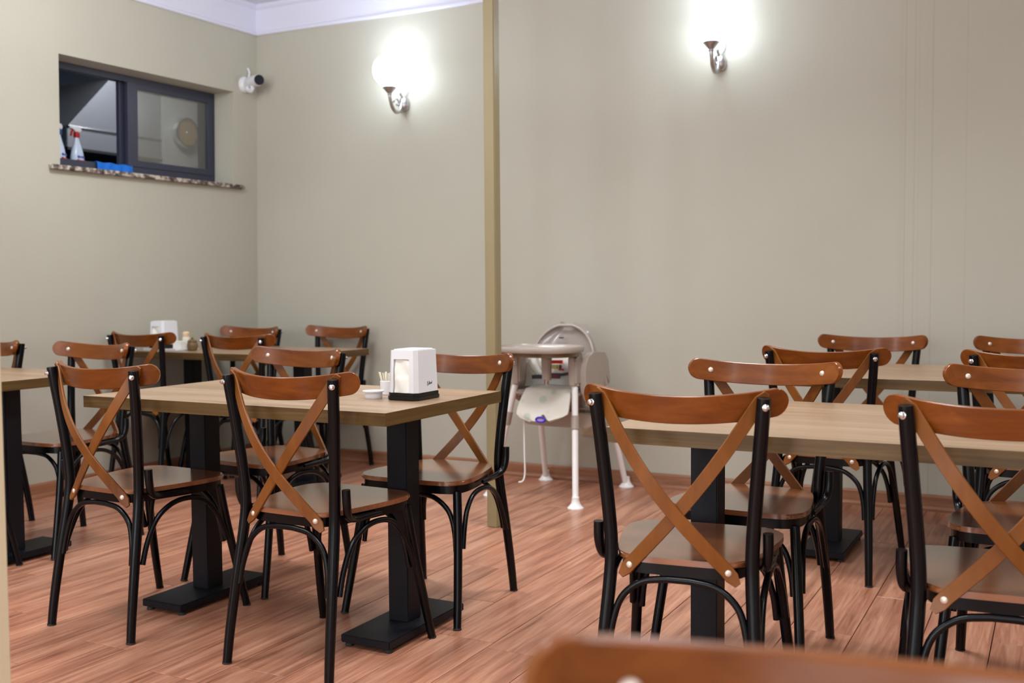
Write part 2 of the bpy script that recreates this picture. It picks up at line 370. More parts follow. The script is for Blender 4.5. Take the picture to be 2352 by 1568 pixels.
# ------------------------------------------------------------------ window with kitchen behind
FD = -0.16
win = tag(empty('window_1', W(FD, 4.58, oz0)), 'dark framed sliding kitchen hatch window in the left wall', kind='structure')
wl = Vector(win.location)
def wpart(name, bm, m, parent=None, smooth=0):
    wallify(bm)
    for v in bm.verts: v.co -= wl
    return link(name, bm, m, parent or win, smooth)
fb = bmesh.new()
box(fb, FD-0.06, FD, oy0, oy1, oz0, oz0+0.060); box(fb, FD-0.06, FD, oy0, oy1, oz1-0.036, oz1); box(fb, FD-0.06, FD, oy0, oy0+0.03, oz0+0.060, oz1-0.036); box(fb, FD-0.06, FD, oy1-0.03, oy1, oz0+0.060, oz1-0.036)
wpart('window_frame', fb, M['frame'])
def sash(d, ya, yb, name='sash'):
    s = bmesh.new(); za, zb = oz0+0.061, oz1-0.037; st = 0.052
    box(s, d-0.024, d, ya, ya+0.075, za, zb); box(s, d-0.024, d, yb-st*0.7, yb, za, zb); box(s, d-0.024, d, ya+0.075, yb-st*0.7, za, za+0.036); box(s, d-0.024, d, ya+0.075, yb-st*0.7, zb-0.03, zb)
    o = wpart(name, s, M['frame'])
    g = newbox(d-0.014, d-0.010, ya+0.075, yb-st*0.7, za+0.036, zb-0.03)
    wpart('pane', g, M['glass'], o)
    return o
sash(FD+0.006, 4.525, oy1-0.028)
sash(FD-0.030, 4.495, oy1-0.055)
wpart('window_sill', newbox(-0.15, 0.03, 3.865, 5.30, oz0-0.026, oz0-0.001, bevel=0.003), M['stone'])
wpart('inner_ledge', newbox(-0.62, FD-0.06, 3.6, 5.5, oz0+0.022, oz0+0.046), M['steel'])

# kitchen shell
KX = -6.75
tag(link('wall_kitchen', newbox(KX-0.1, KX, 2.6, 8.4, 0, 3.0), M['kitchen_wall'], smooth=0), kind='structure')
tag(link('wall_kitchen_far', newbox(KX, -5.06, 8.3, 8.4, 0, 3.0), M['kitchen_grey'], smooth=0), kind='structure')
tag(link('wall_kitchen_near', newbox(KX, -5.2, 2.6, 2.7, 0, 3.0), M['kitchen_wall'], smooth=0), kind='structure')
tag(link('ceiling_kitchen', newbox(KX-0.1, -5.08, 2.6, 8.4, CEIL, CEIL+0.1), M['kitchen_grey'], smooth=0), kind='structure')
tag(link('floor_kitchen', newbox(KX, -5.1, 2.7, 8.3, -0.05, 0), M['kitchen_grey'], smooth=0), kind='structure')
area('kitchen_lamp_light', (-5.35, 5.5, CEIL-0.03), 0.5, 34, (0.88, 0.94, 1.0))
hood = empty('extractor_hood', (-6.35, 5.55, 2.06)); tag(hood, 'brushed steel extractor hood seen through the open hatch', 'hood')
hb = bmesh.new()
prism(hb, [(-0.51, 0), (-0.51, 0.15), (-0.13, 0.52), (-0.13, 0.86), (0.32, 0.86), (0.32, 0)], -0.33, 0.35, 'x', 0.004)
link('canopy', hb, M['steel'], hood)
lipb = bmesh.new(); tube(lipb, [(0.348, -0.515, 0.145), (0.348, 0.33, 0.145)], 0.012, 12); link('lip', lipb, M['chrome'], hood)
link('bottom_rim', newbox(-0.34, 0.365, -0.52, 0.33, -0.012, 0.006), M['dark'], hood)
tag(link('kitchen_range', newbox(-6.7, -6.0, 4.5, 5.86, 0.0, 1.72, bevel=0.01), M['dark'], smooth=0), 'black kitchen range below the steel hood', 'range')
pan = empty('wall_panel', (-6.05, 6.35, 1.3)); tag(pan, 'grey metal wall panel behind the closed pane', 'panel')
link('sheet', newbox(-0.06, 0, -0.45, 0.75, 0, 1.5, bevel=0.003), M['kitchen_grey'], pan)
link('edge_strip', newbox(0, 0.02, -0.46, -0.43, 0, 1.5), M['steel'], pan)
vent = empty('round_vent', (-6.045, 6.165, 2.30)); tag(vent, 'round tan mesh vent with chrome rim behind the closed pane', 'vent')
vb = bmesh.new(); lathe(vb, [(0.085, 0.0), (0.118, 0.0), (0.120, 0.03), (0.112, 0.05), (0.098, 0.045), (0.098, 0.02)], 36, (0, 0, 0), (1, 0, 0)); link('rim', vb, M['chrome'], vent)
vb = bmesh.new(); lathe(vb, [(0.098, 0.02), (0.098, 0.034), (0.0005, 0.038)], 36, (0, 0, 0), (1, 0, 0)); link('mesh_disc', vb, M['mesh_tan'], vent)
for k in range(-3, 4):
    h = math.sqrt(0.096**2-(k*0.026)**2)
    link('slat', newbox(0.036, 0.042, k*0.026-0.003, k*0.026+0.003, -h, h), M['jar_brown'], vent, 0)
vb = bmesh.new(); dome(vb, (0.04, 0, 0), (1, 0, 0), 0.012); link('hub', vb, M['chrome'], vent)

def spray_bottle(loc, rz, label, m_body, m_cap, m_label):
    o = empty('spray_bottle', loc, rz); tag(o, label, 'bottle', 'spray bottles on the hatch ledge')
    b = bmesh.new(); 
    prof = [(0.040, 0.0), (0.044, 0.006), (0.043, 0.05), (0.035, 0.09), (0.022, 0.125), (0.014, 0.15), (0.014, 0.165)]
    lathe(b, prof, 20); 
    for v in b.verts: v.co.x *= 0.72
    body = link('bottle_body', b, m_body, o)
    link('label', newbox(-0.0325, 0.0325, -0.026, 0.026, 0.040, 0.056, bevel=0.004), m_label[0], body)
    link('label', newbox(-0.0330, 0.0330, -0.030, 0.030, 0.018, 0.034, bevel=0.004), m_label[1], body)
    b = bmesh.new(); lathe(b, [(0.016, 0.16), (0.017, 0.165), (0.017, 0.188), (0.012, 0.192)], 16); link('collar', b, m_cap, o)
    b = bmesh.new(); prism(b, [(-0.062, 0.207), (-0.060, 0.222), (0.020, 0.222), (0.034, 0.208), (0.022, 0.192), (-0.018, 0.192), (-0.03, 0.205)], -0.011, 0.011, 'x', 0.003); link('spray_head', b, M['white_plastic'], o)
    b = bmesh.new(); tube(b, catmull([(0, -0.030, 0.203), (0, -0.040, 0.185), (0, -0.046, 0.165)], 4), [0.006]*9, 8); link('trigger', b, m_cap, o)
    b = bmesh.new(); lathe(b, [(0.008, 0.0), (0.009, 0.008), (0.004, 0.012)], 12, (0, -0.062, 0.214), (0, -1, 0)); link('nozzle', b, M['black_plastic'], o)
    return o
spray_bottle(W(-0.29, 4.285, oz0+0.046), 0.15, 'clear spray bottle with red trigger on the hatch ledge', M['clear'], M['red'], (M['blue_label'], M['red_label']))
spray_bottle(W(-0.27, 4.150, oz0+0.046), 0.5, 'blue spray bottle half hidden by the left edge of the hatch', M['clear'], M['navy'], (M['blue_label'], M['red_label']))
# blue cloth draped over the bottom rail of the hatch frame
cb = bmesh.new(); gx, gy = 26, 14; grid = []
for j in range(gy+1):
    rowv = []
    for i in range(gx+1):
        u = i/gx; t = j/gy
        y = 4.305+u*0.245+0.02*t*(u-0.3)
        s = t*0.15
        if s < 0.05: d = FD-0.030+s*0.7; z = oz0+0.064
        else: d = FD+0.004+0.006*math.sin(u*23+1)*min(1, (s-0.05)*18)+0.006; z = oz0+0.064-(s-0.05)*0.62
        z += 0.0025*math.sin(u*17+t*4)
        rowv.append(cb.verts.new(W(d, y, z)))
    grid.append(rowv)
for j in range(gy):
    for i in range(gx): cb.faces.new((grid[j][i], grid[j][i+1], grid[j+1][i+1], grid[j+1][i]))
bmesh.ops.recalc_face_normals(cb, faces=cb.faces[:]); bmesh.ops.solidify(cb, geom=cb.faces[:], thickness=0.003)
tag(link('cleaning_cloth', cb, M['blue_cloth'], smooth=60), 'bright blue cleaning cloth draped over the hatch frame', 'cloth')

# security camera
sc = empty('security_camera', W(0, 5.325, 2.405)); sc.scale = (1.3, 1.3, 1.3); tag(sc, 'small white bullet security camera near the wall corner', 'camera')
b = bmesh.new(); lathe(b, [(0.040, -0.002), (0.040, 0.010), (0.032, 0.022)], 24, (0, 0, 0), (1, 0, 0)); link('mount_plate', b, M['white_plastic'], sc)
b = bmesh.new(); tube(b, catmull([(0.015, 0, -0.01), (0.04, -0.005, -0.035), (0.06, -0.012, -0.028), (0.065, -0.015, -0.008)], 4), 0.010, 10); link('arm', b, M['white_plastic'], sc)
dr = Vector((0.88, -0.47, -0.06)).normalized(); c0 = Vector((0.030, 0.012, 0.012))
b = bmesh.new(); lathe(b, [(0.020, 0), (0.027, 0.008), (0.028, 0.10), (0.026, 0.112)], 24, c0, dr); body = link('camera_body', b, M['white_plastic'], sc)
b = bmesh.new(); lathe(b, [(0.025, 0.110), (0.025, 0.116), (0.0005, 0.1165)], 24, c0, dr); link('lens_face', b, M['black_rough'], body)
b = bmesh.new(); tube(b, catmull([(0.005, 0.02, 0.03), (0.012, 0.025, 0.06), (0.004, 0.022, 0.085)], 4), 0.005, 8); link('cable', b, M['white_plastic'], sc)

# square pole
po = tag(empty('support_pole', (-2.292, 4.233, 0)), 'slim square cream support pole standing free before the wall', 'pole')
link('shaft', newbox(-0.0275, 0.0275, -0.0275, 0.0275, 0.0, CEIL, bevel=0.004), M['pole'], po, 30)
# wall socket
so = tag(empty('wall_socket', (-2.349, BACK, 0.305)), 'beige wall socket low on the back wall behind the high chair', 'socket')
link('plate', newbox(-0.041, 0.041, -0.012, 0.001, -0.041, 0.041, bevel=0.004), M['socket'], so)
b = bmesh.new(); lathe(b, [(0.020, 0.012), (0.024, 0.012), (0.025, 0.018), (0.022, 0.019), (0.020, 0.014)], 24, (0, 0, 0), (0, -1, 0)); link('insert_ring', b, M['socket'], so)
b = bmesh.new(); lathe(b, [(0.0195, 0.0122), (0.0005, 0.0125)], 20, (0, 0, 0), (0, -1, 0)); link('insert', b, M['jar_brown'], so)

# wall sconces
def sconce(x, z, label):
    o = empty('wall_sconce', (x, BACK, z)); tag(o, label, 'wall lamp', 'silver wall sconces on the back wall')
    b = bmesh.new(); lathe(b, [(0.0005, 0), (0.020, 0.004), (0.031, 0.015), (0.036, 0.035), (0.033, 0.060), (0.024, 0.078), (0.012, 0.088)], 20, (0, -0.002, -0.055), (0, 0, 1))
    for v in b.verts: v.co.y = min(-0.0, v.co.y*0.9-0.006)
    link('backplate', b, M['silver'], o)
    b = bmesh.new(); tube(b, catmull([(0, -0.035, -0.010), (0, -0.055, -0.055), (0, -0.095, -0.072), (0, -0.135, -0.050), (0, -0.158, -0.005), (0, -0.165, 0.025)], 6), resample_r([0.009, 0.010, 0.0115, 0.011, 0.010, 0.009], 31), 12); link('arm', b, M['silver'], o)
    spi = [(0, -0.088-math.cos(a)*r, -0.020+math.sin(a)*r) for a, r in ((k*0.42, 0.034-0.0020*k) for k in range(15))]
    b = bmesh.new(); tube(b, spi, resample_r([0.0055, 0.004], 15), 8); link('scroll', b, M['silver'], o)
    spi = [(0, -0.036-math.sin(a)*r, -0.052+math.cos(a)*r) for a, r in ((k*0.42, 0.024-0.0012*k) for k in range(15))]
    b = bmesh.new(); tube(b, spi, resample_r([0.005, 0.0035], 15), 8); link('scroll', b, M['silver'], o)
    b = bmesh.new(); tube(b, catmull([(0, -0.030, 0.026), (0, -0.050, 0.045), (0, -0.040, 0.085), (0, -0.020, 0.110)], 5), resample_r([0.006, 0.007, 0.005, 0.002], 16), 8); link('leaf_finial', b, M['silver'], o)
    b = bmesh.new(); tube(b, catmull([(0.012, -0.010, 0.030), (0.030, -0.012, 0.060), (0.030, -0.012, 0.100), (0.018, -0.010, 0.125)], 5), 0.0022, 6); link('wire_loop', b, M['silver'], o)
    b = bmesh.new(); lathe(b, [(0.011, 0.018), (0.014, 0.022), (0.012, 0.028), (0.018, 0.034), (0.028, 0.046), (0.038, 0.056), (0.041, 0.064), (0.036, 0.070)], 24, (0, -0.165, 0)); link('cup', b, M['silver'], o)
    b = bmesh.new(); n = 30
    prof = [(0.030, 0.064), (0.046, 0.074), (0.070, 0.094), (0.088, 0.120), (0.097, 0.150), (0.096, 0.180), (0.087, 0.206), (0.074, 0.224), (0.062, 0.234), (0.059, 0.231), (0.070, 0.220), (0.083, 0.203), (0.092, 0.179), (0.093, 0.150), (0.084, 0.121), (0.066, 0.097), (0.040, 0.078)]
    lathe(b, prof, 36, (0, -0.165, 0)); link('glass_shade', b, M['glow'], o)
    return o
sconce(-3.540, 2.213, 'lit silver wall sconce left of the slim cream pole')
sconce(-1.593, 2.259, 'lit silver wall sconce right of the slim cream pole')

# ------------------------------------------------------------------ chairs
def mir(pts, s): return [(p[0]*s, p[1], p[2]) for p in pts]
AR = 0.38; AYC = 0.3975; TILT = math.tan(math.radians(13)); BA = math.radians(28); RZ = 0.83
def arc(theta, r): return Vector((r*math.sin(theta), AYC-r*math.cos(theta), 0))
YD = AYC-0.38*math.cos(BA)
half = [(0, 0.040), (0.085, 0.042), (0.132, 0.058), (0.158, 0.105), (0.178, 0.18), (0.196, 0.28), (0.201, 0.35), (0.188, 0.405), (0.150, 0.430), (0.08, 0.437), (0, 0.438)]
seat_half = catmull([(x, y, 0) for x, y in half], 4)
seat_out = [(p.x, p.y) for p in seat_half]+[(-p.x, p.y) for p in reversed(seat_half[1:-1])]
def inset(poly, d):
    n = len(poly); out = []
    for i in range(n):
        a = Vector(poly[i-1]); b = Vector(poly[(i+1) % n]); t = (b-a).normalized(); out.append((poly[i][0]-t.y*d, poly[i][1]+t.x*d))
    return out
def make_chair():
    o = empty('cross_back_chair')
    # seat
    b = bmesh.new(); prism(b, seat_out, 0.4525, 0.467, 'z', 0.004, 2)
    link('seat', b, M['seat_wood'], o, 40)
    # ring under the seat
    b = bmesh.new(); ou = inset(seat_out, 0.010); inn = inset(seat_out, 0.032); n = len(ou)
    R0 = [[b.verts.new((x, y, z)) for x, y in P] for P, z in ((ou, 0.424), (ou, 0.4525), (inn, 0.4525), (inn, 0.424))]
    for r in range(4):
        A, B = R0[r], R0[(r+1) % 4]
        for i in range(n): b.faces.new((A[i], A[(i+1) % n], B[(i+1) % n], B[i]))
    link('seat_frame', b, M['black'], o, 40)
    # curved top rail
    b = bmesh.new(); rings = []; N_ = 34; TH = math.radians(38.5); Lh = AR*TH
    for i in range(N_+1):
        th = -TH*math.cos(PI*i/N_); s = Lh-abs(th)*AR; rr = 0.032
        hh = 0.0335*(math.sqrt(max(1e-4, 1-((rr-s)/rr)**2)) if s < rr else 1.0)
        hh = max(hh, 0.002)
        ring = []
        for (dn, dh) in ((-1, -0.94), (-0.78, -1), (0.78, -1), (1, -0.94), (1, 0.94), (0.78, 1), (-0.78, 1), (-1, 0.94)):
            rad = AR+0.008*dn; p = arc(th, rad)
            z = RZ+(arc(th, AR).y-YD)*TILT+dh*hh*math.cos(math.radians(13))-0.003*(1-(th/TH)**2)
            p.y -= dh*hh*math.sin(math.radians(13)); p.z = z
            ring.append(b.verts.new(p))
        rings.append(ring)
    for i in range(N_):
        for k in range(8): b.faces.new((rings[i][k], rings[i][(k+1) % 8], rings[i+1][(k+1) % 8], rings[i+1][k]))
    b.faces.new(rings[0][::-1]); b.faces.new(rings[-1])
    rail = link('top_rail', b, M['rail_wood'], o, 32)
    for s in (-1, 1):
        b = bmesh.new(); p = arc(s*BA, AR-0.008); d = arc(s*BA, 1.0)-arc(s*BA, 2.0); p.z = RZ
        dome(b, p, (d.x, d.y, 0.15), 0.0085, 0.005); link('screw_cap', b, M['screw'], rail)
    # posts
    for s in (-1, 1):
        path = catmull(mir([(0.190, 0.0, 0.0), (0.186, 0.012, 0.10), (0.178, 0.035, 0.25), (0.168, 0.060, 0.40), (0.166, 0.067, 0.48), (0.172, 0.062, 0.58), (0.184, 0.048, 0.72), (0.1930, 0.035, 0.82), (0.1950, 0.032, 0.848)], s), 5)
        n = len(path); b = bmesh.new(); tube(b, path, resample_r([0.0135, 0.0145, 0.0155, 0.0165, 0.0165, 0.0165, 0.0165, 0.0165, 0.0155], n), 12)
        pst = link('back_post', b, M['black'], o, 50)
        b = bmesh.new(); p = arc(s*BA, AR+0.008+0.009+0.029); p.z = RZ-0.002; d = arc(s*BA, 2.0)-arc(s*BA, 1.0)
        lathe(b, [(0.0085, -0.004), (0.0085, 0.002), (0.0065, 0.003), (0.0065, 0.008), (0.003, 0.011)], 10, p, (d.x, d.y, 0)); link('nut', b, M['chrome'], pst)
        b = bmesh.new(); tube(b, [path[0]-Vector((0, 0, 0.0)), path[0].lerp(path[1], 0.35)], 0.0146, 12); link('foot_cap', b, M['rubber'], pst)
    # front legs
    for s in (-1, 1):
        path = catmull(mir([(0.217, 0.474, 0.0), (0.206, 0.447, 0.13), (0.190, 0.414, 0.30), (0.178, 0.395, 0.43)], s), 6)
        b = bmesh.new(); tube(b, path, resample_r([0.0125, 0.014, 0.0145, 0.0145], len(path)), 12); lg = link('front_leg', b, M['black'], o, 50)
        b = bmesh.new(); tube(b, [path[0], path[0].lerp(path[1], 0.35)], 0.0138, 12); link('foot_cap', b, M['rubber'], lg)
    # arched braces
    hoop = [(0.164, 0.032, 0.235), (0.157, 0.042, 0.30), (0.137, 0.050, 0.362), (0.092, 0.052, 0.402), (0.04, 0.053, 0.413), (0, 0.053, 0.4145)]
    full = hoop+[(-x, y, z) for x, y, z in reversed(hoop[:-1])]
    b = bmesh.new(); tube(b, catmull(full, 5), 0.0085, 10); link('arch_brace', b, M['black'], o, 50)
    hoop = [(0.178, 0.408, 0.235), (0.170, 0.402, 0.30), (0.148, 0.398, 0.362), (0.10, 0.398, 0.402), (0.05, 0.398, 0.413), (0, 0.398, 0.4145)]
    full = hoop+[(-x, y, z) for x, y, z in reversed(hoop[:-1])]
    b = bmesh.new(); tube(b, catmull(full, 5), 0.0085, 10); link('arch_brace', b, M['black'], o, 50)
    for s in (-1, 1):
        side = mir([(0.188, 0.055, 0.235), (0.185, 0.078, 0.30), (0.184, 0.118, 0.368), (0.186, 0.175, 0.405), (0.187, 0.24, 0.4145), (0.188, 0.305, 0.402), (0.191, 0.352, 0.362), (0.197, 0.382, 0.31), (0.202, 0.402, 0.245)], s)
        b = bmesh.new(); tube(b, catmull(side, 5), 0.0085, 10); link('arch_brace', b, M['black'], o, 50)
    # bent corner brackets beside the posts
    for s in (-1, 1):
        pth = catmull(mir([(0.200, 0.076, 0.535), (0.200, 0.079, 0.490), (0.195, 0.092, 0.456), (0.188, 0.130, 0.441), (0.192, 0.190, 0.440), (0.194, 0.245, 0.439)], s), 6)
        b = bmesh.new(); tube(b, pth, resample_r([0.0125, 0.0125, 0.012, 0.010, 0.009, 0.006], len(pth)), 10); link('corner_bracket', b, M['black'], o, 50)
    # crossed flat slats
    for s in (-1, 1):
        b = bmesh.new(); rings = []; nn = 26; ts = [-0.05+1.12*i/nn for i in range(nn+1)]
        P = []
        for t in ts:
            tc = min(max(t, 0), 1); x = -0.184+0.300*(t-0.062*math.sin(PI*tc)); z = 0.838-0.394*t
            y = 0.051-0.004*t-0.040*math.sin(PI*tc)-0.0045*math.sin(PI*tc)*s
            P.append(Vector((x*s, y, z)))
        for i, t in enumerate(ts):
            T = (P[min(i+1, nn)]-P[max(i-1, 0)]).normalized(); tc = min(max(t, 0), 1)
            x = -0.184+0.300*t; al = math.radians(28)*(x/0.184)*(1+0.3*tc)
            Nn = Vector((-math.sin(al)*s, math.cos(al), 0)); Nn = (Nn-T*T.dot(Nn)).normalized(); Wd = T.cross(Nn)
            hw = 0.0160
            e = min(t+0.05, 1.07-t)/1.12*0.5
            if e < 0.014: hw = 0.0160*(0.45+0.55*math.sqrt(max(0, e/0.014)))
            ring = [b.verts.new(P[i]+Wd*hw*a+Nn*0.0038*c) for a, c in ((-1, -0.6), (-0.93, -1), (0.93, -1), (1, -0.6), (1, 0.6), (0.93, 1), (-0.93, 1), (-1, 0.6))]
            rings.append(ring)
        for i in range(nn):
            for k in range(8): b.faces.new((rings[i][k], rings[i][(k+1) % 8], rings[i+1][(k+1) % 8], rings[i+1][k]))
        b.faces.new(rings[0][::-1]); b.faces.new(rings[-1])
        sl = link('cross_slat', b, M['slat_wood'], o, 45)
        b = bmesh.new(); dome(b, (0.116*s, 0.0425, 0.444), (0.36*s, -1, 0), 0.0080, 0.0045); link('screw_cap', b, M['screw'], sl)
    return o
proto = make_chair()
G_ = 'cross-back restaurant chairs'
chairs = [
 (-2.737, 2.332, -2.8, 'cross-back chair, back to us, left of two before the dispenser table'),
 (-1.969, 2.320, -1.8, 'cross-back chair, back to us, right of two before the dispenser table'),
 (-1.934, 3.354, 181.6, 'cross-back chair facing us behind the dispenser table, beside the slim pole'),
 (-2.654, 3.375, 173.6, 'cross-back chair facing us behind the dispenser table, rail left of the dispenser'),
 (-0.773, 2.281, 6.2, 'large near cross-back chair, back to us, before the right front table'),
 (-0.086, 2.300, 5.7, 'near cross-back chair, back to us, cut by the right picture edge'),
 (-0.812, 3.341, 178.2, 'cross-back chair facing us behind the right front table, fully in view'),
 (-0.062, 3.392, 180.0, 'cross-back chair facing us behind the right front table, cut by the picture edge'),
 (-0.794, 3.977, -3.8, 'cross-back chair, back to us, before the far right table, fully in view'),
 (-0.075, 3.978, 0.0, 'cross-back chair, back to us, before the far right table, cut by picture edge'),
 (-0.774, 5.160, 182.6, 'cross-back chair against the back wall behind the far right table, fully in view'),
 (-0.104, 5.200, 180.0, 'cross-back chair against the back wall at the right picture edge'),
 (-4.490, 4.148, -0.3, 'cross-back chair, back to us, before the corner table, hiding the far dispenser'),
 (-3.792, 4.138, -0.3, 'cross-back chair, back to us, right one before the corner table'),
 (-4.455, 5.150, 177.1, 'cross-back chair standing in the room corner behind the corner table'),
 (-3.973, 5.392, 177.6, 'cross-back chair against the back wall at the right end of the corner table'),
 (-3.832, 3.402, 178.5, 'cross-back chair facing us behind the left edge table, rail fully in view'),
 (-4.535, 3.380, 181.0, 'cross-back chair at the far left, only its rail end and post visible'),
 (-3.900, 2.330, 0.0, 'cross-back chair at the left edge mostly hidden by the cream pillar'),
 (-0.087, 0.742, 188.0, 'blurred cross-back chair rail in the foreground at the bottom right'),
]
for i, (x, y, a, lab) in enumerate(chairs):
    o = proto if i == 0 else copy_tree(proto)
    o.location = (x, y, 0); o.rotation_euler = (0, 0, math.radians(a)); tag(o, lab, 'chair', G_)

# ------------------------------------------------------------------ tables
TZ = 0.748
def make_table(cx, cy, lx, ly, label, cols=None, cy_col=None):
    o = empty('dining_table', (cx, cy, 0)); tag(o, label, 'table', 'oak laminate pedestal tables')
    e_ = 0.0015; tt = link('table_top', newbox(-lx/2+e_, lx/2-e_, -ly/2+e_, ly/2-e_, TZ-0.038, TZ, bevel=0.0005, seg=1), M['oak'], o, 0)
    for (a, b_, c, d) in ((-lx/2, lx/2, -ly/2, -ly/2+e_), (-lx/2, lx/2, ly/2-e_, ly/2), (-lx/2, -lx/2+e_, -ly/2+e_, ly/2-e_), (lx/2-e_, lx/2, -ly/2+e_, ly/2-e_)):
        link('shaded_edge_band', newbox(a, b_, c, d, TZ-0.038, TZ-0.0003), M['edge'], tt, 0)
    for xc in cols or (-lx/2+0.183, lx/2-0.183):
        dy = cy_col or 0
        link('mounting_plate', newbox(xc-0.07, xc+0.07, dy-0.2, dy+0.2, TZ-0.044, TZ-0.038), M['black_rough'], o, 0)
        link('column', newbox(xc-0.0375, xc+0.0375, dy-0.0375, dy+0.0375, 0.038, TZ-0.044, bevel=0.003), M['black_rough'], o, 30)
        bp = link('base_plate', newbox(xc-0.09, xc+0.09, dy-0.222, dy+0.222, 0.014, 0.039, bevel=0.003), M['black_rough'], o, 30)
        for sx in (-1, 1):
            for sy in (-1, 1):
                b = bmesh.new(); lathe(b, [(0.013, 0), (0.014, 0.004), (0.012, 0.010), (0.007, 0.0145)], 14, (xc+sx*0.072, dy+sy*0.200, 0)); link('glide', b, M['rubber'], bp)
    return o
make_table(-2.275, 2.795, 1.204, 0.688, 'oak topped table carrying the napkin dispenser and small dish', cy_col=0.02)
make_table(-4.195, 2.856, 1.17, 0.69, 'oak topped table at the left picture edge beside the pillar', cols=(-0.36, 0.398))
make_table(-4.135, 4.69, 1.18, 0.69, 'oak topped table in the room corner with dispenser and jars', cy_col=-0.03)
make_table(-0.305, 2.825, 1.40, 0.775, 'large oak topped table at the right front, behind the nearest chairs', cols=(-0.545, 0.600), cy_col=-0.03)
make_table(-0.42, 4.485, 1.20, 0.79, 'oak topped table at the far right along the back wall', cols=(-0.415, 0.415))

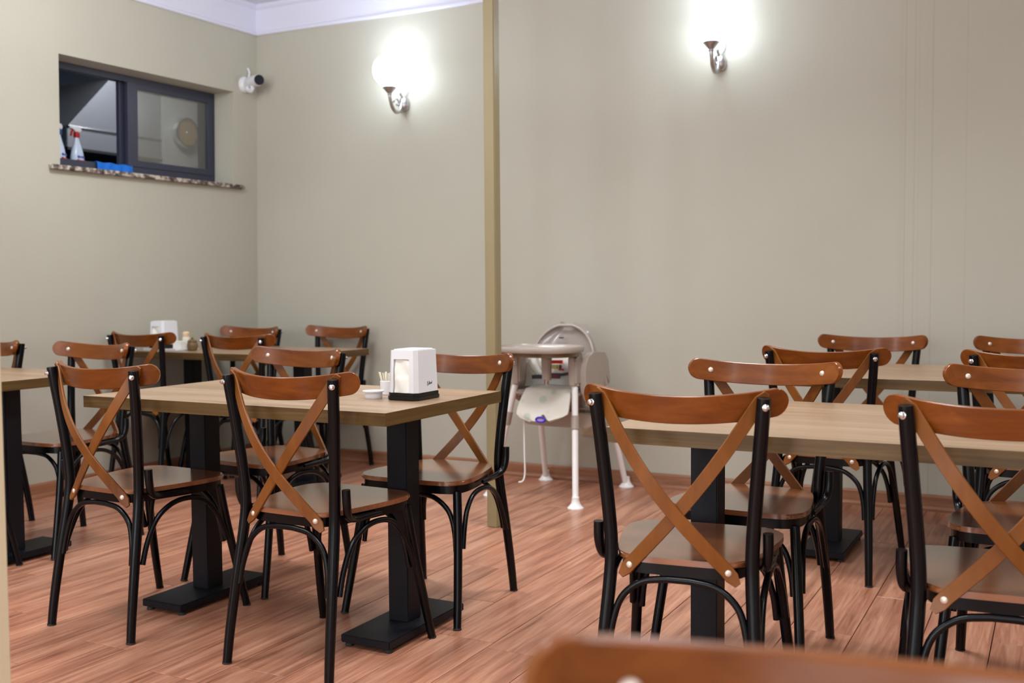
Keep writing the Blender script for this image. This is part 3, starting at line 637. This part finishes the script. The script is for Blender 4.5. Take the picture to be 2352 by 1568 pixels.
# ------------------------------------------------------------------ things on the tables
def dispenser(cx, cy, rz, label, dz=0.0):
    o = empty('napkin_dispenser', (cx, cy, TZ+dz), rz); tag(o, label, 'dispenser', 'white napkin dispensers')
    hx, hy = 0.058, 0.073
    def cham(hx, hy, c): return [(-hx+c, -hy), (hx-c, -hy), (hx, -hy+c), (hx, hy-c), (hx-c, hy), (-hx+c, hy), (-hx, hy-c), (-hx, -hy+c)]
    b = bmesh.new(); prism(b, cham(hx, hy, 0.014), 0.0, 0.014, 'z', 0.002); prism(b, cham(hx-0.002, hy-0.002, 0.014), 0.014, 0.024, 'z', 0.001); link('base', b, M['black_plastic'], o, 30)
    # body with a recessed window on the front (-y) face
    b = bmesh.new(); bx_, by_ = 0.054, 0.068; c = 0.012
    z0, z1 = 0.022, 0.155; tp = 0.93
    wx0, wx1, wz0, wz1 = -0.034, 0.026, 0.024, 0.128
    def P(x, y, z):
        k = 1-(1-tp)*((z-z0)/(z1-z0)); return (x*k, y*k, z)
    fx = [-bx_+c, wx0, wx1, bx_-c]; fz = [z0, wz0, wz1, z1]
    g = [[b.verts.new(P(x, -by_, z)) for x in fx] for z in fz]
    for j in range(3):
        for i in range(3):
            if i == 1 and j == 1: continue
            b.faces.new((g[j][i], g[j][i+1], g[j+1][i+1], g[j+1][i]))
    inn = [b.verts.new((v.co.x, v.co.y+0.012, v.co.z)) for v in (g[1][1], g[1][2], g[2][2], g[2][1])]
    outv = [g[1][1], g[1][2], g[2][2], g[2][1]]
    for i in range(4): b.faces.new((outv[i], outv[(i+1) % 4], inn[(i+1) % 4], inn[i]))
    b.faces.new(inn)
    ring = [(bx_, -by_+c), (bx_, by_-c), (bx_-c, by_), (-bx_+c, by_), (-bx_, by_-c), (-bx_, -by_+c)]
    cols_ = [[b.verts.new(P(x, y, z)) for z in (z0, z1)] for x, y in ring]
    right = [g[j][3] for j in range(4)]; left = [g[j][0] for j in range(4)]
    b.faces.new(right[:1]+[cols_[0][0], cols_[0][1]]+right[:0:-1])
    for i in range(5): b.faces.new((cols_[i][0], cols_[i+1][0], cols_[i+1][1], cols_[i][1]))
    b.faces.new([cols_[5][0]]+left+[cols_[5][1]])
    top = [g[3][i] for i in range(4)]+[cc[1] for cc in cols_]
    b.faces.new(top); b.faces.new([g[0][i] for i in range(4)][::-1]+[cc[0] for cc in reversed(cols_)])
    link('dispenser_body', b, M['white_plastic'], o, 0)
    b = bmesh.new(); prism(b, cham(0.045, 0.056, 0.012), 0.154, 0.1585, 'z', 0.0015); link('lid', b, M['white_plastic'], o, 30)
    # folded napkins in the window
    nb = bmesh.new(); nx, nz = 8, 14; gr = []
    for j in range(nz+1):
        rr = []
        for i in range(nx+1):
            x = wx0*0.95+(wx1-wx0)*0.93*i/nx+0.001; z = wz0+(wz1-wz0-0.002)*j/nz
            k = 1-(1-tp)*((z-z0)/(z1-z0))
            y = -by_*k+0.006+0.003*math.sin(i*0.7+j*0.5)-(0.006 if j < 7 else 0)*(1-abs(i/nx-0.5)*1.2)
            rr.append(nb.verts.new((x*k, y, z)))
        gr.append(rr)
    for j in range(nz):
        for i in range(nx): nb.faces.new((gr[j][i], gr[j][i+1], gr[j+1][i+1], gr[j+1][i]))
    bmesh.ops.recalc_face_normals(nb, faces=nb.faces[:]); bmesh.ops.solidify(nb, geom=nb.faces[:], thickness=0.003)
    link('napkins', nb, M['paper'], o, 60)
    # small dark script mark on the right (+x) face
    lb = bmesh.new()
    strokes = [([(0, 0.0), (0.0035, 0.0005)], 0.0010), ([(0.0018, 0.0005), (0.0005, -0.0105)], 0.0011), ([(0.0058, -0.0035), (0.0052, -0.0085), (0.0066, -0.0092)], 0.0007), ([(0.0064, 0.0022), (0.0072, 0.0026)], 0.0008),
               ([(0.0092, 0.0015), (0.0084, -0.0075)], 0.0011), ([(0.0118, -0.0015), (0.009, -0.004), (0.0122, -0.0066)], 0.0010), ([(0.0135, -0.0022), (0.0140, -0.0056), (0.016, -0.0058), (0.0168, -0.002), (0.0168, -0.0055)], 0.0008), ([(0.0190, -0.0015), (0.0186, -0.006)], 0.0009), ([(0.0190, -0.002), (0.0215, 0.0015)], 0.0008)]
    for pts, hw in strokes:
        for (a, b2) in zip(pts[:-1], pts[1:]):
            dy_, dz_ = b2[0]-a[0], b2[1]-a[1]; ln = math.hypot(dy_, dz_); ny, nz_ = -dz_/ln*hw, dy_/ln*hw
            q = []
            for (u, v, s) in ((a[0], a[1], 1), (b2[0], b2[1], 1), (b2[0], b2[1], -1), (a[0], a[1], -1)):
                yy = -0.004+(u+ny*s)*1.35; zz = 0.055+(v+nz_*s)*1.1
                k = 1-(1-tp)*((zz-z0)/(z1-z0)); q.append((bx_*k+0.0004, yy, zz))
            vs = [lb.verts.new(p) for p in q]; lb.faces.new(vs)
    link('script_mark', lb, M['ink'], o, 0)
    return o
dispenser(-1.812, 2.815, 0.0, 'white napkin dispenser with black base and script mark on the front table')
dispenser(-4.590, 4.490, 0.05, 'white napkin dispenser on a white tray on the corner table', 0.010)
# dish and toothpick cup
o = empty('small_dish', (-1.935, 2.770, TZ)); tag(o, 'small round white dish beside the front napkin dispenser', 'dish')
b = bmesh.new(); lathe(b, [(0.020, 0.0), (0.026, 0.0), (0.028, 0.003), (0.029, 0.020), (0.0345, 0.022), (0.0345, 0.025), (0.027, 0.025), (0.026, 0.006), (0.0005, 0.005)], 30); link('bowl', b, M['white_plastic'], o)
o = empty('toothpick_cup', (-1.962, 2.885, TZ)); tag(o, 'white toothpick cup half hidden behind the front napkin dispenser', 'cup')
b = bmesh.new(); lathe(b, [(0.018, 0.0), (0.020, 0.002), (0.022, 0.045), (0.020, 0.046), (0.018, 0.01), (0.0005, 0.008)], 24); link('cup_body', b, M['white_plastic'], o)
rnd = random.Random(3)
for k in range(16):
    a = k*2.4; r0 = 0.004+0.008*((k*7) % 5)/5; r1 = r0*2.2+0.003
    b = bmesh.new(); tube(b, [(r0*math.cos(a), r0*math.sin(a), 0.012), (r1*math.cos(a), r1*math.sin(a), 0.070+0.006*rnd.random())], 0.0014, 6); link('toothpick', b, M['paper'] if k % 3 else M['sugar'], o)
# corner table things
o = empty('serving_tray', (-4.545, 4.495, TZ)); tag(o, 'white tray under the dispenser on the corner table', 'tray')
b = bmesh.new(); prism(b, [(-0.125, -0.09), (0.125, -0.09), (0.125, 0.09), (-0.125, 0.09)], 0.0, 0.010, 'z', 0.003); link('tray_plate', b, M['white_plastic'], o)
link('tray_rim', newbox(-0.125, 0.125, -0.091, -0.086, 0.008, 0.014, bevel=0.002), M['white_plastic'], o)
o = empty('card_box', (-4.460, 4.475, TZ+0.010)); tag(o, 'little white card box standing on the white tray', 'box')
b = bmesh.new(); prism(b, [(-0.028, -0.020), (0.028, -0.020), (0.028, 0.020), (-0.028, 0.020)], 0.0, 0.045, 'z', 0.002); link('carton', b, M['paper'], o)
link('slot', newbox(-0.02, 0.02, -0.004, 0.004, 0.0445, 0.0458), M['jar_lid'], o)
o = empty('spice_shaker', (-4.480, 4.550, TZ+0.010)); tag(o, 'pale spice shaker with tan cap on the white tray', 'shaker')
b = bmesh.new(); lathe(b, [(0.020, 0), (0.022, 0.003), (0.022, 0.06), (0.018, 0.07)], 20); link('shaker_body', b, M['cream'], o)
b = bmesh.new(); lathe(b, [(0.020, 0.066), (0.021, 0.070), (0.020, 0.088), (0.012, 0.095)], 20); link('shaker_cap', b, M['jar_lid'], o)
o = empty('sugar_jar', (-4.384, 4.500, TZ)); tag(o, 'round brown jar with lid at the edge of the corner table', 'jar')
b = bmesh.new(); lathe(b, [(0.020, 0), (0.026, 0.004), (0.031, 0.022), (0.030, 0.040), (0.024, 0.050)], 24); link('jar_body', b, M['jar_brown'], o)
b = bmesh.new(); lathe(b, [(0.027, 0.048), (0.028, 0.054), (0.020, 0.062), (0.006, 0.066), (0.007, 0.072), (0.003, 0.076)], 24); link('jar_lid', b, M['jar_brown'], o)

# ------------------------------------------------------------------ high chair
hc = empty('high_chair', (-2.335, 5.0, 0)); tag(hc, 'taupe and white high chair with tray against the back wall', 'high chair')
legs = [((0.155, -0.115, 0.66), (0.220, -0.257, 0)), ((-0.165, -0.115, 0.66), (-0.315, -0.150, 0)), ((0.190, 0.150, 0.64), (0.241, 0.378, 0)), ((-0.190, 0.150, 0.64), (-0.246, 0.378, 0))]
for (a, c) in legs:
    A, Cc = Vector(a), Vector(c); L_ = lambda t: A.lerp(Cc, t)
    b = bmesh.new(); tube(b, [L_(0), L_(0.985)], resample_r([0.0165, 0.0155], 2), 16); lg = link('leg', b, M['hc_white'], hc, 50)
    b = bmesh.new(); tube(b, [L_(0.32), L_(0.325), L_(0.42), L_(0.425)], [0.017, 0.0205, 0.0205, 0.017], 16); link('collar', b, M['taupe'], lg, 40)
    b = bmesh.new(); tube(b, [L_(0.0), L_(0.02), L_(0.10), L_(0.105)], [0.02, 0.024, 0.023, 0.017], 16); link('socket_sleeve', b, M['taupe'], lg, 40)
    b = bmesh.new(); lathe(b, [(0.040, 0), (0.041, 0.006), (0.034, 0.012), (0.022, 0.028), (0.018, 0.045), (0.018, 0.058)], 24, (Cc.x, Cc.y, 0)); link('foot', b, M['hc_white'], lg, 40)
# front housings (below the tray)
for s in (-1, 1):
    b = bmesh.new(); prism(b, [(-0.16, 0.60), (-0.165, 0.74), (-0.12, 0.775), (-0.075, 0.765), (-0.08, 0.66), (-0.09, 0.60)], 0.137 if s > 0 else -0.183, 0.183 if s > 0 else -0.137, 'x', 0.010, 3); link('front_housing', b, M['taupe'], hc, 40)
# side panels with arm rests
for s in (-1, 1):
    poly = [(p.x, p.y) for p in catmull([(-0.11, 0.60, 0), (-0.10, 0.71, 0), (-0.05, 0.755, 0), (0.10, 0.755, 0), (0.175, 0.735, 0), (0.20, 0.66, 0), (0.215, 0.585, 0), (0.185, 0.59, 0), (0.165, 0.64, 0), (0.13, 0.62, 0), (0.11, 0.52, 0), (0.0, 0.49, 0), (-0.08, 0.52, 0)], 4, True)]
    x0 = 0.183; x1 = 0.215
    b = bmesh.new(); prism(b, poly, s*x0 if s > 0 else -x1, s*x1 if s > 0 else -x0, 'x', 0.008, 3); link('side_panel', b, M['taupe'], hc, 40)
# back rest, arched outline, slightly dished
b = bmesh.new(); gr = []; nx, nz = 24, 20
for j in range(nz+1):
    t = j/nz; rr = []
    for i in range(nx+1):
        u = -1+2*i/nx
        hw = 0.178 if t < 0.40 else 0.178*math.sqrt(max(0.02, 1-((t-0.40)/0.61)**2.1))
        z = 0.57+t*0.322; y = 0.085+0.075*t-0.05*(u*u)*(1-0.4*t)
        rr.append(b.verts.new((u*hw, y, z)))
    gr.append(rr)
for j in range(nz):
    for i in range(nx): b.faces.new((gr[j][i], gr[j][i+1], gr[j+1][i+1], gr[j+1][i]))
bmesh.ops.recalc_face_normals(b, faces=b.faces[:]); bmesh.ops.solidify(b, geom=b.faces[:], thickness=0.022)
br = link('backrest', b, M['taupe_gloss'], hc, 50)
rp = []
for k in range(41):
    a = -PI*0.5*0+k/40
    t = 0.40+0.60*math.sin(PI*k/40); u = -math.cos(PI*k/40)
    if k <= 0 or k >= 40: t = 0.40
    hw = 0.180*abs(u)
    z = 0.57+t*0.322+0.004; y = 0.078+0.075*t-0.05*(u*u)*(1-0.4*t)
    # follow the arch outline
    tt = (t-0.40)/0.61; hwo = 0.178*math.sqrt(max(0.02, 1-tt**2.1))
    rp.append(Vector((hwo*(1 if u > 0 else -1) if abs(u) > 1e-3 else 0, 0.078+0.075*t-0.05*(1-0.4*t), 0.57+t*0.322)))
b = bmesh.new(); tube(b, [p for p in rp if abs(p.x) > 1e-4], 0.0075, 10); link('rim_bead', b, M['taupe'], br, 50)
link('slot', newbox(-0.035, -0.010, 0.108, 0.116, 0.822, 0.828), M['black_plastic'], br, 0)
# seat pan and lower frame
b = bmesh.new(); prism(b, [(-0.175, -0.13), (0.175, -0.13), (0.19, 0.13), (-0.19, 0.13)], 0.535, 0.565, 'z', 0.010, 3); link('seat_pan', b, M['taupe'], hc, 40)
b = bmesh.new(); prism(b, [(p.x, p.y) for p in catmull([(-0.17, 0.44, 0), (0.17, 0.44, 0), (0.20, 0.40, 0), (0.17, 0.365, 0), (-0.17, 0.365, 0), (-0.20, 0.40, 0)], 4, True)], 0.02, 0.19, 'y', 0.008, 3); link('lower_frame', b, M['taupe'], hc, 40)
link('support_rib', newbox(-0.12, 0.12, 0.05, 0.11, 0.43, 0.54, bevel=0.01), M['taupe'], hc, 40)
link('shelf_plate', newbox(-0.20, 0.20, 0.02, 0.22, 0.458, 0.468, bevel=0.004), M['taupe'], hc, 40)
# cushions
b = bmesh.new(); gr = []; nx, nz = 16, 12
for j in range(nz+1):
    t = j/nz; rr = []
    for i in range(nx+1):
        u = -1+2*i/nx; hw = 0.134-0.006*t
        y = 0.055+0.06*t-0.03*u*u-0.004*math.sin(t*9+u*3)
        rr.append(b.verts.new((u*hw*1.06-0.048, y-0.035, 0.572+t*0.20)))
    gr.append(rr)
for j in range(nz):
    for i in range(nx): b.faces.new((gr[j][i], gr[j][i+1], gr[j+1][i+1], gr[j+1][i]))
bmesh.ops.recalc_face_normals(b, faces=b.faces[:]); bmesh.ops.solidify(b, geom=b.faces[:], thickness=0.02)
cu = link('back_cushion', b, M['paper'], hc, 60)
def patch(name, x0, x1, z0, z1, m, y=0.012, skew=0.0):
    b = bmesh.new(); prism(b, [(x0, z0), (x1, z0+skew), (x1, z1+skew), (x0, z1)], y-0.024, y-0.002, 'y', 0.002); return link(name, b, m, cu, 0)
patch('print_patch', -0.048, 0.021, 0.692, 0.710, M['print_red'], 0.040, 0.002)
patch('print_patch', -0.045, -0.004, 0.666, 0.688, M['print_yellow'], 0.035)
patch('print_patch', 0.010, 0.018, 0.664, 0.690, M['strap'], 0.031, -0.006)
patch('print_patch', 0.010, 0.034, 0.659, 0.668, M['print_red'], 0.025)
patch('buckle', -0.047, 0.014, 0.617, 0.645, M['print_maroon'], 0.021)
patch('strap', 0.014, 0.092, 0.628, 0.643, M['strap'], 0.008, 0.014)
patch('buckle', -0.139, -0.080, 0.612, 0.632, M['strap'], 0.012, 0.003)
b = bmesh.new(); tube(b, catmull([(-0.165, 0.015, 0.712), (-0.155, 0.012, 0.68), (-0.13, 0.012, 0.65), (-0.112, 0.010, 0.632)], 5), 0.010, 8, flat=0.4); link('strap', b, M['cream'], cu, 50)
b = bmesh.new(); tube(b, catmull([(-0.130, 0.036, 0.726), (-0.122, 0.034, 0.70), (-0.105, 0.028, 0.675), (-0.09, 0.024, 0.658)], 5), 0.009, 8, flat=0.4); link('strap', b, M['cream'], cu, 50)
b = bmesh.new(); gr = []; nx, nz = 22, 18
for j in range(nz+1):
    t = j/nz; rr = []
    for i in range(nx+1):
        u = -1+2*i/nx
        s = t*0.34
        if s < 0.15: y = 0.03-s; z = 0.585-0.01*(s/0.15)
        else:
            q = (s-0.15)/0.19; y = -0.12-0.10*math.sin(q*1.25); z = 0.575-0.155*q**1.1
        hw = 0.130-0.006*math.cos(t*PI)+(0.012 if t > 0.5 else 0)*math.sin((t-0.5)*PI)
        if t > 0.86: hw *= 1-0.55*((t-0.86)/0.14)**2.2
        wv = 0.5-0.5*math.cos((u+1)*PI*1.0)
        z += (0.030*math.exp(-((u-0.15)/0.30)**2)*max(0, (t-0.75)/0.25)+0.006*math.sin(u*7)*max(0, t-0.6)+0.018*u*max(0, t-0.6))
        y += 0.012*math.sin(u*5+0.5)*max(0, t-0.5)
        rr.append(b.verts.new((u*hw+0.010, y, z)))
    gr.append(rr)
for j in range(nz):
    for i in range(nx): b.faces.new((gr[j][i], gr[j][i+1], gr[j+1][i+1], gr[j+1][i]))
bmesh.ops.recalc_face_normals(b, faces=b.faces[:]); bmesh.ops.solidify(b, geom=b.faces[:], thickness=0.012)
fc = link('seat_cushion', b, M['dots'], hc, 60)
lp = [(math.cos(a)*0.026+0.015, -0.226, 0.428+math.sin(a)*0.012) for a in [2*PI*k/24 for k in range(25)]]
b = bmesh.new(); tube(b, lp, 0.0045, 8, caps=False); link('ring_tag', b, M['purple'], fc, 50)
b = bmesh.new(); prism(b, [(math.cos(2*PI*k/20)*0.024+0.015, 0.428+math.sin(2*PI*k/20)*0.010) for k in range(20)], -0.225, -0.219, 'y'); link('tag_patch', b, M['lilac'], fc, 0)
# centre stem and tray
b = bmesh.new(); prism(b, [(0.010, 0.625), (0.050, 0.625), (0.056, 0.77), (0.004, 0.77)], -0.20, -0.165, 'y', 0.006, 3); st = link('tray_stem', b, M['taupe'], hc, 40)
b = bmesh.new(); lathe(b, [(0.010, 0.0), (0.011, 0.004), (0.011, 0.03)], 14, (0.030, -0.183, 0.600)); link('push_knob', b, M['chrome'], st)
tp_ = [Vector((0.225*math.copysign(abs(math.cos(a))**0.75, math.cos(a)), -0.20+0.175*math.copysign(abs(math.sin(a))**0.85, math.sin(a)), 0)) for a in [2*PI*k/56 for k in range(56)]]
b = bmesh.new(); rings = []
for sc_, z in ((0.90, 0.768), (0.975, 0.770), (1.0, 0.778), (1.0, 0.793), (0.985, 0.799), (0.955, 0.799), (0.935, 0.790), (0.90, 0.782)):
    cy_ = -0.20; rings.append([b.verts.new((p.x*sc_, cy_+(p.y-cy_)*sc_, z)) for p in tp_])
for r in range(len(rings)-1):
    for k in range(56): b.faces.new((rings[r][k], rings[r][(k+1) % 56], rings[r+1][(k+1) % 56], rings[r+1][k]))
b.faces.new(rings[0][::-1]); b.faces.new(rings[-1])
tr = link('tray', b, M['taupe'], hc, 40)
b = bmesh.new(); prism(b, [(p.x*0.88, -0.20+(p.y+0.20)*0.86) for p in tp_], 0.748, 0.769, 'z', 0.003); link('tray_underside', b, M['jar_brown'], tr, 40)
for s in (-1, 1):
    link('tray_clip', newbox(s*0.165-0.014, s*0.165+0.014, -0.16, -0.10, 0.715, 0.757, bevel=0.005), M['strap'], tr, 40)
b = bmesh.new(); tube(b, catmull([(-0.105, -0.17, 0.44), (-0.108, -0.165, 0.36), (-0.105, -0.17, 0.25), (-0.103, -0.17, 0.14), (-0.110, -0.18, 0.10), (-0.128, -0.195, 0.095)], 6), 0.0045, 8); link('hanging_strap', b, M['hc_white'], hc, 50)
